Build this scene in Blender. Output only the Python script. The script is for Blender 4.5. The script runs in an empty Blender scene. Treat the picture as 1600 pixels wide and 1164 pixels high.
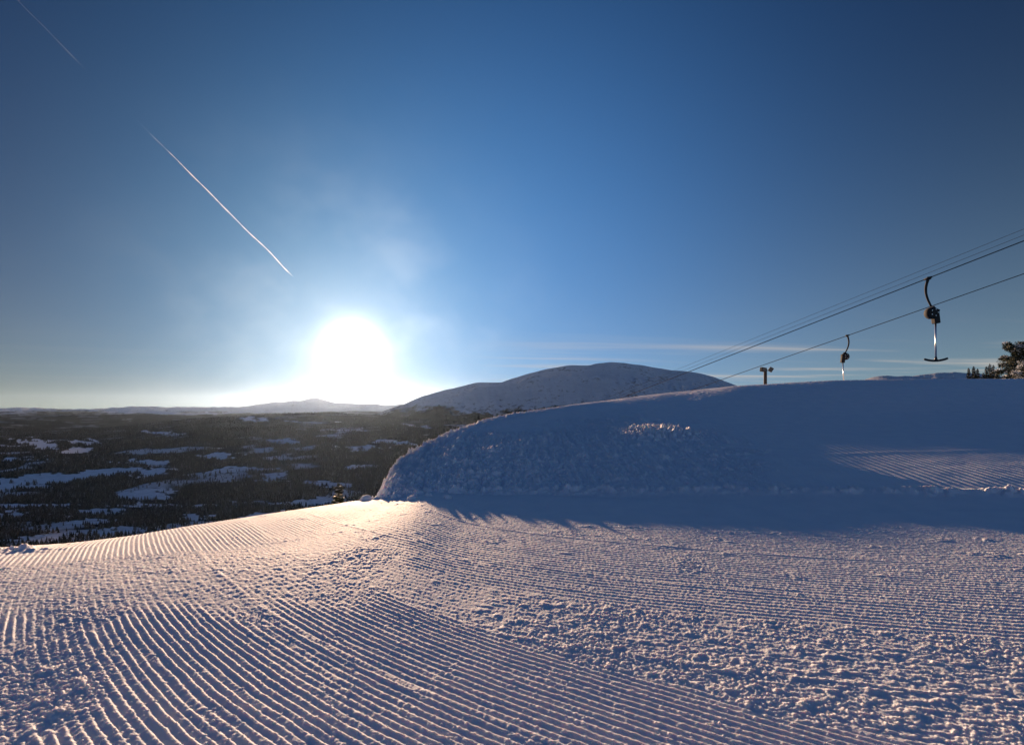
import bpy, bmesh, math, random
import numpy as np
from mathutils import Vector, Matrix

scene = bpy.context.scene
COL = scene.collection
EYE = 1.2                       # height of the lens above the groomed snow, metres
F, CX, HY = 800.0, 800.0, 630.0  # focal length, centre column, horizon row (1600 px wide frame)

# ------------------------------------------------------------------ camera
cam_data = bpy.data.cameras.new('camera')
cam_data.sensor_width = 36.0
cam_data.lens = 18.0
cam_data.shift_y = 0.030
cam_data.clip_start = 0.05
cam_data.clip_end = 200000.0
cam = bpy.data.objects.new('camera', cam_data)
COL.objects.link(cam)
cam.location = (0, 0, EYE)
cam.rotation_euler = (math.radians(90), 0, 0)
scene.camera = cam

# ------------------------------------------------------------------ light
SUN_AZ = math.atan2(550 - CX, F)          # left of straight ahead
SUN_EL = math.atan2(HY - 548, math.hypot(F, 550 - CX))
SUN_DIR = Vector((math.sin(SUN_AZ) * math.cos(SUN_EL), math.cos(SUN_AZ) * math.cos(SUN_EL), math.sin(SUN_EL)))
SKY_STRENGTH = 0.05
SUN_STRENGTH = 5.0
EXPOSURE = 1.12

sun_data = bpy.data.lights.new('sun', 'SUN')
sun_data.energy = SUN_STRENGTH
sun_data.angle = math.radians(0.5)
sun_data.color = (1.0, 0.66, 0.42)
sun = bpy.data.objects.new('sun', sun_data)
COL.objects.link(sun)
sun.rotation_euler = (-SUN_DIR).to_track_quat('-Z', 'Y').to_euler()

scene.view_settings.view_transform = 'Standard'
scene.view_settings.look = 'None'
scene.view_settings.exposure = EXPOSURE
scene.view_settings.gamma = 1.0
scene.view_settings.use_curve_mapping = False
scene.cycles.use_denoising = True
scene.cycles.max_bounces = 6
scene.cycles.volume_bounces = 0
scene.cycles.transparent_max_bounces = 8


class NB:
    """small helper for wiring nodes"""
    def __init__(self, tree):
        self.t = tree
        tree.nodes.clear()

    def n(self, kind, **kw):
        nd = self.t.nodes.new(kind)
        for k, v in kw.items():
            setattr(nd, k, v)
        return nd

    def put(self, sock, v):
        if hasattr(v, 'is_linked') or isinstance(v, bpy.types.NodeSocket):
            self.t.links.new(v, sock)
        else:
            sock.default_value = v

    def math(self, op, a, b=None, c=None, clamp=False):
        nd = self.n('ShaderNodeMath', operation=op, use_clamp=clamp)
        self.put(nd.inputs[0], a)
        if b is not None:
            self.put(nd.inputs[1], b)
        if c is not None:
            self.put(nd.inputs[2], c)
        return nd.outputs[0]

    def vmath(self, op, a, b=None):
        nd = self.n('ShaderNodeVectorMath', operation=op)
        self.put(nd.inputs[0], a)
        if b is not None:
            self.put(nd.inputs[1], b)
        return nd

    def mix(self, fac, a, b, blend='MIX'):
        nd = self.n('ShaderNodeMix', data_type='RGBA', blend_type=blend)
        self.put(nd.inputs[0], fac)
        self.put(nd.inputs[6], a)
        self.put(nd.inputs[7], b)
        return nd.outputs[2]

    def noise(self, vec, scale, detail=3.0, rough=0.55, dist=0.0):
        nd = self.n('ShaderNodeTexNoise')
        if vec is not None:
            self.put(nd.inputs['Vector'], vec)
        nd.inputs['Scale'].default_value = scale
        nd.inputs['Detail'].default_value = detail
        nd.inputs['Roughness'].default_value = rough
        nd.inputs['Distortion'].default_value = dist
        return nd.outputs['Fac']

    def ramp(self, fac, stops):
        nd = self.n('ShaderNodeValToRGB')
        self.put(nd.inputs[0], fac)
        cr = nd.color_ramp
        while len(cr.elements) < len(stops):
            cr.elements.new(0.5)
        for e, (p, c) in zip(cr.elements, stops):
            e.position = p
            e.color = c if len(c) == 4 else (*c, 1)
        return nd.outputs[0]

    def smooth(self, v, lo, hi):
        nd = self.n('ShaderNodeMapRange', interpolation_type='SMOOTHSTEP')
        self.put(nd.inputs[0], v)
        nd.inputs[1].default_value = lo
        nd.inputs[2].default_value = hi
        return nd.outputs[0]


# ------------------------------------------------------------------ sky
def build_world():
    w = bpy.data.worlds.new('World')
    scene.world = w
    w.use_nodes = True
    b = NB(w.node_tree)
    out = b.n('ShaderNodeOutputWorld')
    bg = b.n('ShaderNodeBackground')
    sky = b.n('ShaderNodeTexSky', sky_type='NISHITA')
    sky.sun_disc = False
    sky.sun_elevation = SUN_EL
    sky.sun_rotation = SUN_AZ
    sky.altitude = 900
    sky.air_density = 1.0
    sky.dust_density = 0.4
    sky.ozone_density = 4.0
    tc = b.n('ShaderNodeTexCoord')
    d = tc.outputs['Generated']
    dn = b.vmath('NORMALIZE', d).outputs[0]
    sep = b.n('ShaderNodeSeparateXYZ')
    b.put(sep.inputs[0], dn)
    z = sep.outputs['Z']
    cosang = b.vmath('DOT_PRODUCT', dn, tuple(SUN_DIR)).outputs['Value']
    ang = b.math('MULTIPLY', b.math('ARCCOSINE', b.math('MINIMUM', cosang, 1.0)), 57.2958)   # degrees from the sun
    base = b.vmath('SCALE', sky.outputs[0])
    base.inputs['Scale'].default_value = SKY_STRENGTH
    col = b.vmath('MULTIPLY', base.outputs[0], (0.005, 0.015, 0.20)).outputs[0]   # very dry, deep blue winter air
    el = b.math('MAXIMUM', b.math('MULTIPLY', b.math('ARCSINE', z), 57.2958), 0.0)
    c2 = Vector((-0.03, 1.0, 0.22)).normalized()
    ang2 = b.math('MULTIPLY', b.math('ARCCOSINE', b.math('MINIMUM', b.vmath('DOT_PRODUCT', dn, tuple(c2)).outputs['Value'], 1.0)), 57.2958)

    def fall(v, width, power=1.0):
        q = b.math('DIVIDE', v, width)
        if power != 1.0:
            q = b.math('POWER', q, power)
        return b.math('EXPONENT', b.math('MULTIPLY', q, -1.0))

    def glow(fac, colour):
        v = b.vmath('SCALE', colour)
        b.put(v.inputs['Scale'], fac)
        return v.outputs[0]
    right = b.smooth(b.math('DIVIDE', sep.outputs['X'], b.math('MAXIMUM', sep.outputs['Y'], 0.05)), -0.35, 0.35)
    for fac, c in ((b.math('MULTIPLY', fall(el, 14.0), b.math('MULTIPLY_ADD', right, 0.55, 0.45)), (0.024, 0.085, 0.140)),
                   (fall(el, 8.5), (0.094, 0.080, 0.010)),                # pale band over the horizon
                   (fall(ang2, 29.0, 2.0), (0.018, 0.070, 0.180)),        # brighter forward half of the sky
                   (fall(ang, 5.0), (0.34, 0.14, 0.03)),                  # aureole
                   (fall(ang, 10.0), (0.125, 0.33, 0.36)),
                   (b.math('MULTIPLY', fall(el, 2.2, 2.0), fall(ang, 16.0)), (0.10, 0.03, 0.0))):
        col = b.vmath('ADD', col, glow(fac, c)).outputs[0]
    back = b.math('SUBTRACT', 1.0, b.smooth(sep.outputs['Y'], -0.6, 0.45))       # pale sky opposite the sun and overhead, added to fill the shade
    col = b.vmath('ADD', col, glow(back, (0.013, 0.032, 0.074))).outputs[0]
    # thin streaks of high cloud low over the horizon, laid on a layer high up
    zz = b.math('MAXIMUM', z, 0.012)
    px = b.math('DIVIDE', sep.outputs['X'], zz)
    py = b.math('DIVIDE', sep.outputs['Y'], zz)
    comb = b.n('ShaderNodeCombineXYZ')
    b.put(comb.inputs[0], b.math('MULTIPLY', px, 0.10))
    b.put(comb.inputs[1], b.math('MULTIPLY', b.math('MULTIPLY_ADD', px, -0.25, py), 0.34))
    n1 = b.noise(comb.outputs[0], 1.0, 5.0, 0.55, 0.4)
    streak = b.smooth(n1, 0.46, 0.70)
    band = b.math('MULTIPLY', b.smooth(z, 0.015, 0.045), b.math('SUBTRACT', 1.0, b.smooth(z, 0.075, 0.17)))
    side = b.smooth(b.math('DIVIDE', sep.outputs['X'], b.math('MAXIMUM', sep.outputs['Y'], 0.05)), -0.12, 0.12)
    cl = b.math('MULTIPLY', b.math('MULTIPLY', b.math('MULTIPLY', streak, band), 0.65), b.math('MULTIPLY_ADD', side, 0.95, 0.05))
    col = b.mix(cl, col, (0.30, 0.27, 0.24, 1))
    # a thin uneven veil of ice crystals that lights up round the sun
    mpv = b.n('ShaderNodeMapping')
    mpv.inputs['Scale'].default_value = (1.0, 1.0, 1.3)
    mpv.inputs['Rotation'].default_value = (0.0, 0.5, 0.0)
    b.put(mpv.inputs[0], dn)
    veil = b.smooth(b.noise(mpv.outputs[0], 7.0, 3.0, 0.5, 0.15), 0.36, 0.85)
    col = b.vmath('ADD', col, glow(b.math('MULTIPLY', veil, fall(ang, 13.0, 2.0)), (0.15, 0.13, 0.10))).outputs[0]
    # the sun's glare
    for fac, c in ((fall(ang, 2.0, 2.0), (2.4, 2.4, 2.3)), (fall(ang, 0.9, 2.0), (12.0, 11.0, 9.5))):
        col = b.vmath('ADD', col, glow(fac, c)).outputs[0]
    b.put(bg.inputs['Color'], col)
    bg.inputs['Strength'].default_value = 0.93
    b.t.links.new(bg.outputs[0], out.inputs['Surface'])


build_world()


# ------------------------------------------------------------------ helpers
def tag(o, label=None, cat=None, group=None, kind=None):
    if label: o['label'] = label
    if cat: o['category'] = cat
    if group: o['group'] = group
    if kind: o['kind'] = kind
    return o


def link_mesh(name, me, parent=None, mats=()):
    o = bpy.data.objects.new(name, me)
    for m in mats:
        me.materials.append(m)
    COL.objects.link(o)
    if parent is not None:
        o.parent = parent
    return o


def empty(name, loc, rz=0.0):
    o = bpy.data.objects.new(name, None)
    o.empty_display_size = 0.2
    o.location = loc
    o.rotation_euler = (0, 0, rz)
    COL.objects.link(o)
    return o


def mesh_np(name, V, Q, smooth=True, attrs=None, mat_index=None):
    """fast mesh from arrays; Q is (n,4) or (n,3)"""
    me = bpy.data.meshes.new(name)
    V = np.ascontiguousarray(V, np.float32)
    Q = np.ascontiguousarray(Q, np.int32)
    k = Q.shape[1]
    me.vertices.add(len(V))
    me.vertices.foreach_set('co', V.ravel())
    me.loops.add(Q.size)
    me.loops.foreach_set('vertex_index', Q.ravel())
    me.polygons.add(len(Q))
    me.polygons.foreach_set('loop_start', np.arange(0, Q.size, k, dtype=np.int32))
    me.polygons.foreach_set('loop_total', np.full(len(Q), k, np.int32))
    if smooth:
        me.polygons.foreach_set('use_smooth', np.ones(len(Q), bool))
    if mat_index is not None:
        me.polygons.foreach_set('material_index', np.ascontiguousarray(mat_index, np.int32))
    me.update(calc_edges=True)
    for nm, a in (attrs or {}).items():
        at = me.attributes.new(nm, 'FLOAT', 'POINT')
        at.data.foreach_set('value', np.ascontiguousarray(a, np.float32).ravel())
    return me


def grid_faces(nu, nv):
    i = np.arange(nu * nv).reshape(nu, nv)
    return np.stack([i[:-1, :-1], i[1:, :-1], i[1:, 1:], i[:-1, 1:]], -1).reshape(-1, 4)


_rng = np.random.default_rng(7)
_P = _rng.permutation(4096).astype(np.int64)
_G = _rng.uniform(0, 2 * np.pi, 4096)
_GX, _GY = np.cos(_G), np.sin(_G)


def perlin(x, y, seed=0):
    x = np.asarray(x, np.float64); y = np.asarray(y, np.float64)
    xi = np.floor(x); yi = np.floor(y)
    fx = x - xi; fy = y - yi
    xi = xi.astype(np.int64); yi = yi.astype(np.int64)

    def h(a, b):
        return _P[(_P[(a + seed * 131) & 4095] + b) & 4095]
    u = fx * fx * fx * (fx * (fx * 6 - 15) + 10)
    v = fy * fy * fy * (fy * (fy * 6 - 15) + 10)

    def g(a, b, dx, dy):
        k = h(a, b)
        return _GX[k] * dx + _GY[k] * dy
    n00 = g(xi, yi, fx, fy); n10 = g(xi + 1, yi, fx - 1, fy)
    n01 = g(xi, yi + 1, fx, fy - 1); n11 = g(xi + 1, yi + 1, fx - 1, fy - 1)
    a = n00 + u * (n10 - n00); b = n01 + u * (n11 - n01)
    return (a + v * (b - a)) * 1.5


def fbm(x, y, oct=4, seed=0, gain=0.5, lac=2.03):
    s = 0; a = 1.0; t = 0
    for k in range(oct):
        s = s + a * perlin(x, y, seed + k); t += a
        x = x * lac + 17.3; y = y * lac - 9.1; a *= gain
    return s / t


def sstep(v, a, b):
    t = np.clip((v - a) / (b - a), 0, 1)
    return t * t * (3 - 2 * t)


def softplus(v, k):
    return np.logaddexp(0, v / k) * k


def lut(us, vs, smooth_px=35, lo=-1400, hi=3200):
    """table over image columns, linearly joined and then smoothed a little"""
    g = np.arange(lo, hi + 1, 2.0)
    v = np.interp(g, us, vs)
    r = max(1, int(smooth_px / 2))
    k = np.hanning(2 * r + 3)[1:-1]; k /= k.sum()
    v = np.convolve(np.pad(v, r, mode='edge'), k, 'valid')
    return lambda u: np.interp(u, g, v)


def hermite(t_knots, z_knots, Y):
    """monotone-ish cubic through per-column knots; t_knots, z_knots: list of (nu,), Y: (nu,nv)"""
    T = np.stack(t_knots, 1); Z = np.stack(z_knots, 1)
    n = T.shape[1]
    s = (Z[:, 1:] - Z[:, :-1]) / np.maximum(T[:, 1:] - T[:, :-1], 1e-4)
    m = np.zeros_like(Z)
    m[:, 0] = s[:, 0]; m[:, -1] = s[:, -1]
    m[:, 1:-1] = 0.5 * (s[:, 1:] + s[:, :-1])
    out = Z[:, :1] + m[:, :1] * (Y - T[:, :1])
    for k in range(n - 1):
        t0 = T[:, k:k + 1]; t1 = T[:, k + 1:k + 2]; h = np.maximum(t1 - t0, 1e-4)
        q = np.clip((Y - t0) / h, 0, 1)
        z = ((2 * q**3 - 3 * q**2 + 1) * Z[:, k:k + 1] + (q**3 - 2 * q**2 + q) * h * m[:, k:k + 1]
             + (-2 * q**3 + 3 * q**2) * Z[:, k + 1:k + 2] + (q**3 - q**2) * h * m[:, k + 1:k + 2])
        out = np.where(Y >= t0, z, out)
    out = np.where(Y > T[:, -1:], Z[:, -1:] + m[:, -1:] * (Y - T[:, -1:]), out)
    return out


def zrow(y, Y):
    """height of a point seen at photo row y at depth Y"""
    return EYE - (np.asarray(y, float) - HY) / F * np.asarray(Y, float)


# ------------------------------------------------------------------ materials
def new_mat(name):
    m = bpy.data.materials.new(name)
    m.use_nodes = True
    return m, NB(m.node_tree)


def principled(b, **kw):
    p = b.n('ShaderNodeBsdfPrincipled')
    o = b.n('ShaderNodeOutputMaterial')
    b.t.links.new(p.outputs[0], o.inputs['Surface'])
    for k, v in kw.items():
        b.put(p.inputs[k.replace('_', ' ')], v)
    return p


def matte(b, col):
    p = b.n('ShaderNodeBsdfDiffuse')
    p.inputs['Roughness'].default_value = 0.6
    o = b.n('ShaderNodeOutputMaterial')
    b.t.links.new(p.outputs[0], o.inputs['Surface'])
    b.put(p.inputs['Color'], col)
    return p


def snow_material(name, grain=220.0, bump=0.35, dist=0.004):
    m, b = new_mat(name)
    geo = b.n('ShaderNodeNewGeometry')
    pos = geo.outputs['Position']
    n1 = b.noise(pos, grain, 3.0, 0.65)
    n2 = b.noise(pos, 3.0, 3.0, 0.5)
    base = b.ramp(n2, [(0.3, (0.80, 0.82, 0.86)), (0.7, (0.88, 0.88, 0.90))])
    p = principled(b, Base_Color=base, Roughness=0.75)
    p.inputs['Specular IOR Level'].default_value = 0.06
    p.subsurface_method = 'RANDOM_WALK'
    p.inputs['Subsurface Weight'].default_value = 0.6
    p.inputs['Subsurface Radius'].default_value = (1.0, 0.75, 0.6)
    p.inputs['Subsurface Scale'].default_value = 0.022
    bp = b.n('ShaderNodeBump')
    n3 = b.noise(pos, grain * 0.28, 2.0, 0.6)
    n1 = b.math('MULTIPLY_ADD', n3, 1.6, n1)
    bp.inputs['Strength'].default_value = bump
    bp.inputs['Distance'].default_value = dist
    b.put(bp.inputs['Height'], n1)
    b.t.links.new(bp.outputs[0], p.inputs['Normal'])
    return m


def plain(name, col, rough=0.5, metal=0.0, var=0.25, scale=30.0):
    m, b = new_mat(name)
    tc = b.n('ShaderNodeTexCoord')
    n = b.noise(tc.outputs['Object'], scale, 4.0, 0.6)
    lo = tuple(c * (1 - var) for c in col) + (1,)
    hi = tuple(min(1, c * (1 + var)) for c in col) + (1,)
    principled(b, Base_Color=b.mix(n, lo, hi), Roughness=rough, Metallic=metal)
    return m


M_SNOW = snow_material('groomed snow')
M_MOUND = snow_material('mound snow', 160.0, 0.4, 0.006)
M_STEEL = plain('galvanised steel', (0.80, 0.80, 0.80), 0.32, 1.0, 0.08)
M_DARK = plain('dark painted steel', (0.016, 0.014, 0.016), 0.85, 0.0)
M_ROPE = plain('steel rope', (0.05, 0.05, 0.055), 0.5, 0.5)
M_PLASTIC = plain('black plastic', (0.03, 0.03, 0.032), 0.45)
M_WOODPOST = plain('tarred post wood', (0.07, 0.05, 0.04), 0.8)
M_BARK = plain('bark', (0.06, 0.045, 0.035), 0.9)
M_NEEDLE = plain('needles', (0.035, 0.045, 0.022), 0.7, 0, 0.4, 3.0)
M_TREESNOW = plain('snow on branches', (0.8, 0.82, 0.85), 0.6, 0, 0.05)
M_GLASS = plain('lamp glass', (0.05, 0.055, 0.06), 0.3)


# ------------------------------------------------------------------ groomed slope in the foreground
# each groomer pass: slope dy/dx over x, integrated to a reference curve through (0, y0)
def pass_curve(fx, fs, y0):
    cx = np.arange(-14, 22, 0.05)
    sl = np.interp(cx, fx, fs)
    sl = np.convolve(np.pad(sl, 12, mode='edge'), np.ones(25) / 25, 'valid')
    cy = np.concatenate([[0], np.cumsum(0.5 * (sl[1:] + sl[:-1]) * 0.05)])
    cy = cy - np.interp(0.0, cx, cy) + y0
    cs = np.concatenate([[0], np.cumsum(np.hypot(np.diff(cx), np.diff(cy)))])
    return cx, cy, cs


PASS_LOW = pass_curve([-30, -8, -3.2, -1.9, -1.2, -0.5, 0.3, 1.3, 30.], [-1.5, -1.5, -1.45, -1.28, -0.97, -0.74, -0.60, -0.57, -0.55], 2.62)
PASS_HIGH = pass_curve([-30, -8, -3.2, -1.9, -1.2, -0.5, 0.3, 1.3, 2.7, 5.0, 10, 30.],
                       [-1.5, -1.5, -1.45, -1.15, -0.78, -0.50, -0.36, -0.26, -0.18, -0.12, -0.06, -0.05], 3.30)


def pass_coords(x, y, curve):
    """signed distance from, and arc length along, a groomer's reference curve"""
    cx, cy, cs = curve
    gx = np.arange(-12, 16.01, 0.12); gy = np.arange(0.2, 14.01, 0.12)
    X, Y = np.meshgrid(gx, gy, indexing='ij')
    D = np.empty(X.size); S = np.empty(X.size)
    xf, yf = X.ravel(), Y.ravel()
    tx = np.gradient(cx); ty = np.gradient(cy); tl = np.hypot(tx, ty)
    for a in range(0, X.size, 4000):
        dx = xf[a:a + 4000, None] - cx[None]; dy = yf[a:a + 4000, None] - cy[None]
        k = np.argmin(dx * dx + dy * dy, 1)
        ii = np.arange(len(k))
        ux, uy = tx[k] / tl[k], ty[k] / tl[k]
        ddx, ddy = dx[ii, k], dy[ii, k]
        D[a:a + 4000] = ddy * ux - ddx * uy
        S[a:a + 4000] = cs[k] + ddx * ux + ddy * uy
    D = D.reshape(X.shape); S = S.reshape(X.shape)
    fi = np.clip((x + 12) / 0.12, 0, len(gx) - 1.001); fj = np.clip((y - 0.2) / 0.12, 0, len(gy) - 1.001)
    i = fi.astype(int); j = fj.astype(int); u = fi - i; v = fj - j

    def bil(A):
        return (A[i, j] * (1 - u) * (1 - v) + A[i + 1, j] * u * (1 - v) + A[i, j + 1] * (1 - u) * v + A[i + 1, j + 1] * u * v)
    return bil(D), bil(S)


def crumbs(x, y, size, seed):
    """rounded clods of loose snow: 0..1, many small bumps"""
    a = perlin(x / size, y / size, seed)
    b = perlin(x / size * 1.9 + 5, y / size * 1.9, seed + 3)
    c = perlin(x / size * 3.9 + 5, y / size * 3.9, seed + 5)
    return np.clip(a + 0.15, 0, 1) * 0.9 + np.clip(b, 0, 1) * 0.5 + np.clip(c, 0, 1) * 0.25


def seg_dist(x, y, pts):
    d = np.full(x.shape, 1e9)
    for (x0, y0), (x1, y1) in zip(pts[:-1], pts[1:]):
        vx, vy = x1 - x0, y1 - y0
        t = np.clip(((x - x0) * vx + (y - y0) * vy) / (vx * vx + vy * vy), 0, 1)
        d = np.minimum(d, np.hypot(x - x0 - t * vx, y - y0 - t * vy))
    return d


def gp(u, y):
    Y = EYE * F / (y - HY)
    return ((u - CX) / F * Y, Y)


def ground_base(U, Y):
    u = U[:, 0]
    yb = lut([-1400, -200, 0, 110, 300, 400, 480, 560, 640, 720, 3200],
             [3.0, 3.0, 3.1, 3.7, 4.2, 4.3, 4.7, 5.6, 6.6, 9.0, 12.0], 60)(u)
    ys = lut([-1400, -200, 0, 110, 200, 400, 500, 580, 640, 720, 3200],
             [4.8, 4.8, 5.0, 5.6, 6.2, 7.0, 7.3, 7.7, 8.6, 11.0, 14.0], 60)(u)
    rs = lut([-1400, -400, 0, 110, 200, 300, 400, 500, 580, 640, 720, 800],
             [960, 905, 856, 849, 839, 823, 808, 793, 781.5, 772, 730, 719], 30)(u)
    zs = zrow(rs, ys)
    zs = np.where(u > 640, zs * (1 - sstep(u, 640, 760)), zs)
    c = np.full_like(u, 0.0)
    drop = lut([-1400, 620, 760, 3200], [-0.45, -0.45, 0.0, 0.0], 40)(u)
    ks_t = [c + 0.5, c + 2.0, np.maximum(yb - 0.35, 2.1), ys, ys + 3.0, ys + 20]
    ks_z = [c, c, c, zs, zs + 3.0 * drop, zs + 20 * drop]
    return hermite(ks_t, ks_z, Y)


def build_ground():
    u = np.concatenate([np.arange(-1000, -40, 5.0), np.arange(-40, 1640, 1.25), np.arange(1640, 2600, 5.0)])
    ys = [1.15]
    while ys[-1] < 9.2:
        ys.append(ys[-1] + min(max(ys[-1]**2 * 0.0011, 0.0036), 0.013))
    while ys[-1] < 30:
        ys.append(ys[-1] * 1.025)
    yv = np.array(ys)
    U, Y = np.meshgrid(u, yv, indexing='ij')
    X = (U - CX) / F * Y
    Z = ground_base(U, Y)
    phiA, sA = pass_coords(X, Y, PASS_LOW)
    phiB, sB = pass_coords(X, Y, PASS_HIGH)
    jit = 0.05 * perlin(X / 0.22, Y / 0.22, 9)
    wA = 1 - sstep(phiA + jit, -0.10, 0.08)
    wB = sstep(phiB + jit, -0.10, 0.08)
    phi = np.where(wA > 0.5, phiA, phiB); s = np.where(wA > 0.5, sA, sB)

    def corduroy(ph, top):
        """long face towards the viewer, sharp crest, short steep back"""
        fr = ph - np.floor(ph)
        return np.where(fr < top, (fr / top)**0.85, (np.clip(1 - fr, 0, 1) / (1 - top))**0.9)
    w = 0.005 * fbm(X / 0.5, Y / 0.5, 2, 3) + 0.018 * perlin(s / 1.7, phi / 0.9, 11) + 0.0030 * perlin(X / 0.10, Y / 0.10, 12) + 0.006 * perlin(phi / 0.10, s / 2.2, 14)
    phA = (phiA + w) / 0.037
    phB = (phiB + w) / 0.049
    phL = (phiB + w) / 0.036
    wl = sstep(-X, 1.0, 1.7) * sstep(Y, 2.4, 3.2) * (1 - wA)
    ridge_id = np.where(wA > 0.5, np.floor(phA), np.floor(phB) + 300)
    prof = np.where(wA > 0.5, corduroy(phA, 0.74), corduroy(phB, 0.72)) * (1 - wl) + 0.85 * corduroy(phL, 0.66) * wl
    wedge = (1 - wA) * (1 - wB)
    amp = np.where(wA > 0.5, 0.0070, 0.0050) * (1 + 0.35 * perlin(ridge_id * 0.77, s / 0.35, 21)) * (1 - 0.55 * wedge)
    # where the corduroy is broken up into clods
    big = fbm(X / 0.9, Y / 0.9, 3, 31)
    band1 = wedge * sstep(X, -0.9, 0.2)
    band2 = np.exp(-(seg_dist(X, Y, [gp(250, 870), gp(380, 960), gp(520, 1060), gp(620, 1180)]) / 0.13)**2)
    left = sstep(-X - 0.10 * Y, 0.0, 0.9) * (1 - sstep(Y, 3.9, 4.4)) * sstep(Y, 2.6, 3.3)
    corner = np.exp(-(seg_dist(X, Y, [gp(-200, 1250), gp(20, 1150), gp(40, 1000)]) / 0.27)**2)
    mid = np.exp(-(seg_dist(X, Y, [gp(330, 880), gp(520, 835), gp(640, 800)]) / 0.55)**2)
    mid2 = np.exp(-(seg_dist(X, Y, [gp(900, 840), gp(1050, 850), gp(1100, 880)]) / 0.35)**2) * 0.5
    clump = 1.2 * band1 + 0.6 * band2 + 1.1 * left + 0.8 * corner + 0.9 * mid + mid2 + 0.65 * big - 0.14
    clump = sstep(clump, 0.12, 0.75)
    rollband = np.exp(-(seg_dist(X, Y, [(-5.6, 4.0), (-3.8, 4.5), (-2.75, 5.2)]) / 0.62)**2)
    clump *= 1 - 0.93 * sstep(rollband, 0.25, 0.7)
    clump *= 1 - 0.5 * sstep(Y, 4.5, 6) * sstep(X, -1.2, 0)
    # small breaks along the ridge tops
    nick = np.clip(perlin(ridge_id * 0.63 + 7, s / 0.11, 41) - 0.25, 0, 1) * (0.5 + clump)
    fade = 1 - 0.55 * sstep(Y, 5.0, 9.0)
    dz = amp * prof * (1 - 0.8 * clump) * fade * (1 - 0.7 * np.clip(nick, 0, 1))
    ragged = np.clip(perlin(phi / 0.022, s / 0.050, 51) + 0.10, 0, 1)
    rag2 = np.clip(perlin(phi / 0.034, s / 0.11, 53), 0, 1)
    dz += clump * ((0.0046 * ragged + 0.0046 * rag2 * (1 - 0.7 * left)) * (0.4 + 0.6 * prof) * (1 - 0.75 * np.clip(left + mid, 0, 1)) + (0.0075 - 0.003 * np.clip(left + mid, 0, 1)) * crumbs(X, Y, 0.019, 61) * np.clip(0.6 + big * 1.5, 0.3, 1.3) + 0.004 * left * fbm(X / 0.05, Y / 0.05, 2, 63))
    clod = np.clip(perlin(X / 0.075, Y / 0.075, 55) - 0.28, 0, 1) * (1 + 0.5 * perlin(X / 0.02, Y / 0.02, 56))
    dz += 0.017 * clod * np.clip(clump - 0.3, 0, 1) * (1 - np.clip(1.3 * (left + mid), 0, 1))
    dz += 0.0022 * crumbs(X, Y, 0.022, 71) * (1 - 0.6 * rollband)
    # chips and crumbs of crust lying loose on the ridges, and ridge tops that have slumped
    chips = np.clip(perlin(X / 0.016, Y / 0.016, 57) - 0.42, 0, 1) + np.clip(perlin(X / 0.030, Y / 0.024, 58) - 0.50, 0, 1)
    dz += 0.018 * chips * (0.35 + np.clip(fbm(X / 0.3, Y / 0.3, 3, 59) + 0.1, 0, 1)) * (1 - sstep(Y, 3.2, 4.5))
    slump = np.clip(perlin(ridge_id * 0.41 + 3, s / 0.20, 43) - 0.30, 0, 1) * (1 - clump)
    dz += slump * (0.010 * crumbs(X, Y, 0.020, 45) - 0.006 * prof)
    # furrow edges between passes
    for off, hgt in ((-0.62, 0.004), (0.45, 0.003), (1.35, 0.003)):
        dz += hgt * np.exp(-((phi - off + 0.01 * perlin(s / 0.3, off, 5)) / 0.016)**2) * (0.5 + 0.5 * np.clip(perlin(s / 0.4, off * 3, 6) + .4, 0, 1))
    # loose crumbs on the far groomed strip
    sp = np.clip(fbm(X / 0.35, Y / 0.22, 3, 81) - 0.22, 0, 1) * sstep(Y, 3.0, 4.0)
    dz += 0.030 * sp * crumbs(X, Y, 0.045, 85) * (1 - rollband)
    # lumps at the left edge
    lump = np.exp(-((X + 4.55) / 0.35)**2 - ((Y - 4.62) / 0.13)**2)
    dz += lump * 0.09 * crumbs(X, Y, 0.16, 91)
    # clods that rolled off the end of the mound
    rng = np.random.default_rng(21)
    for k in range(26):
        uu = rng.uniform(560, 700); yy = 6.95 + rng.normal(0, 0.16) - 0.35 * (uu > 640); rr = rng.uniform(0.018, 0.055) * (1.4 if k < 4 else 1)
        q = np.hypot(X - (uu - CX) / F * yy, (Y - yy) * 0.9) / rr + 0.35 * perlin(X / (rr * 0.9), Y / (rr * 0.9), 97)
        dz += rr * 0.9 * np.sqrt(np.clip(1 - q * q, 0, 1))
    Z = Z + dz + 0.012 * fbm(X / 2.5, Y / 2.5, 2, 95) * sstep(Y, 2, 4)
    V = np.stack([X, Y, Z], -1).reshape(-1, 3)
    o = link_mesh('snow_slope', mesh_np('snow_slope', V, grid_faces(len(u), len(yv))), None, (M_SNOW,))
    tag(o, kind='structure')


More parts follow.
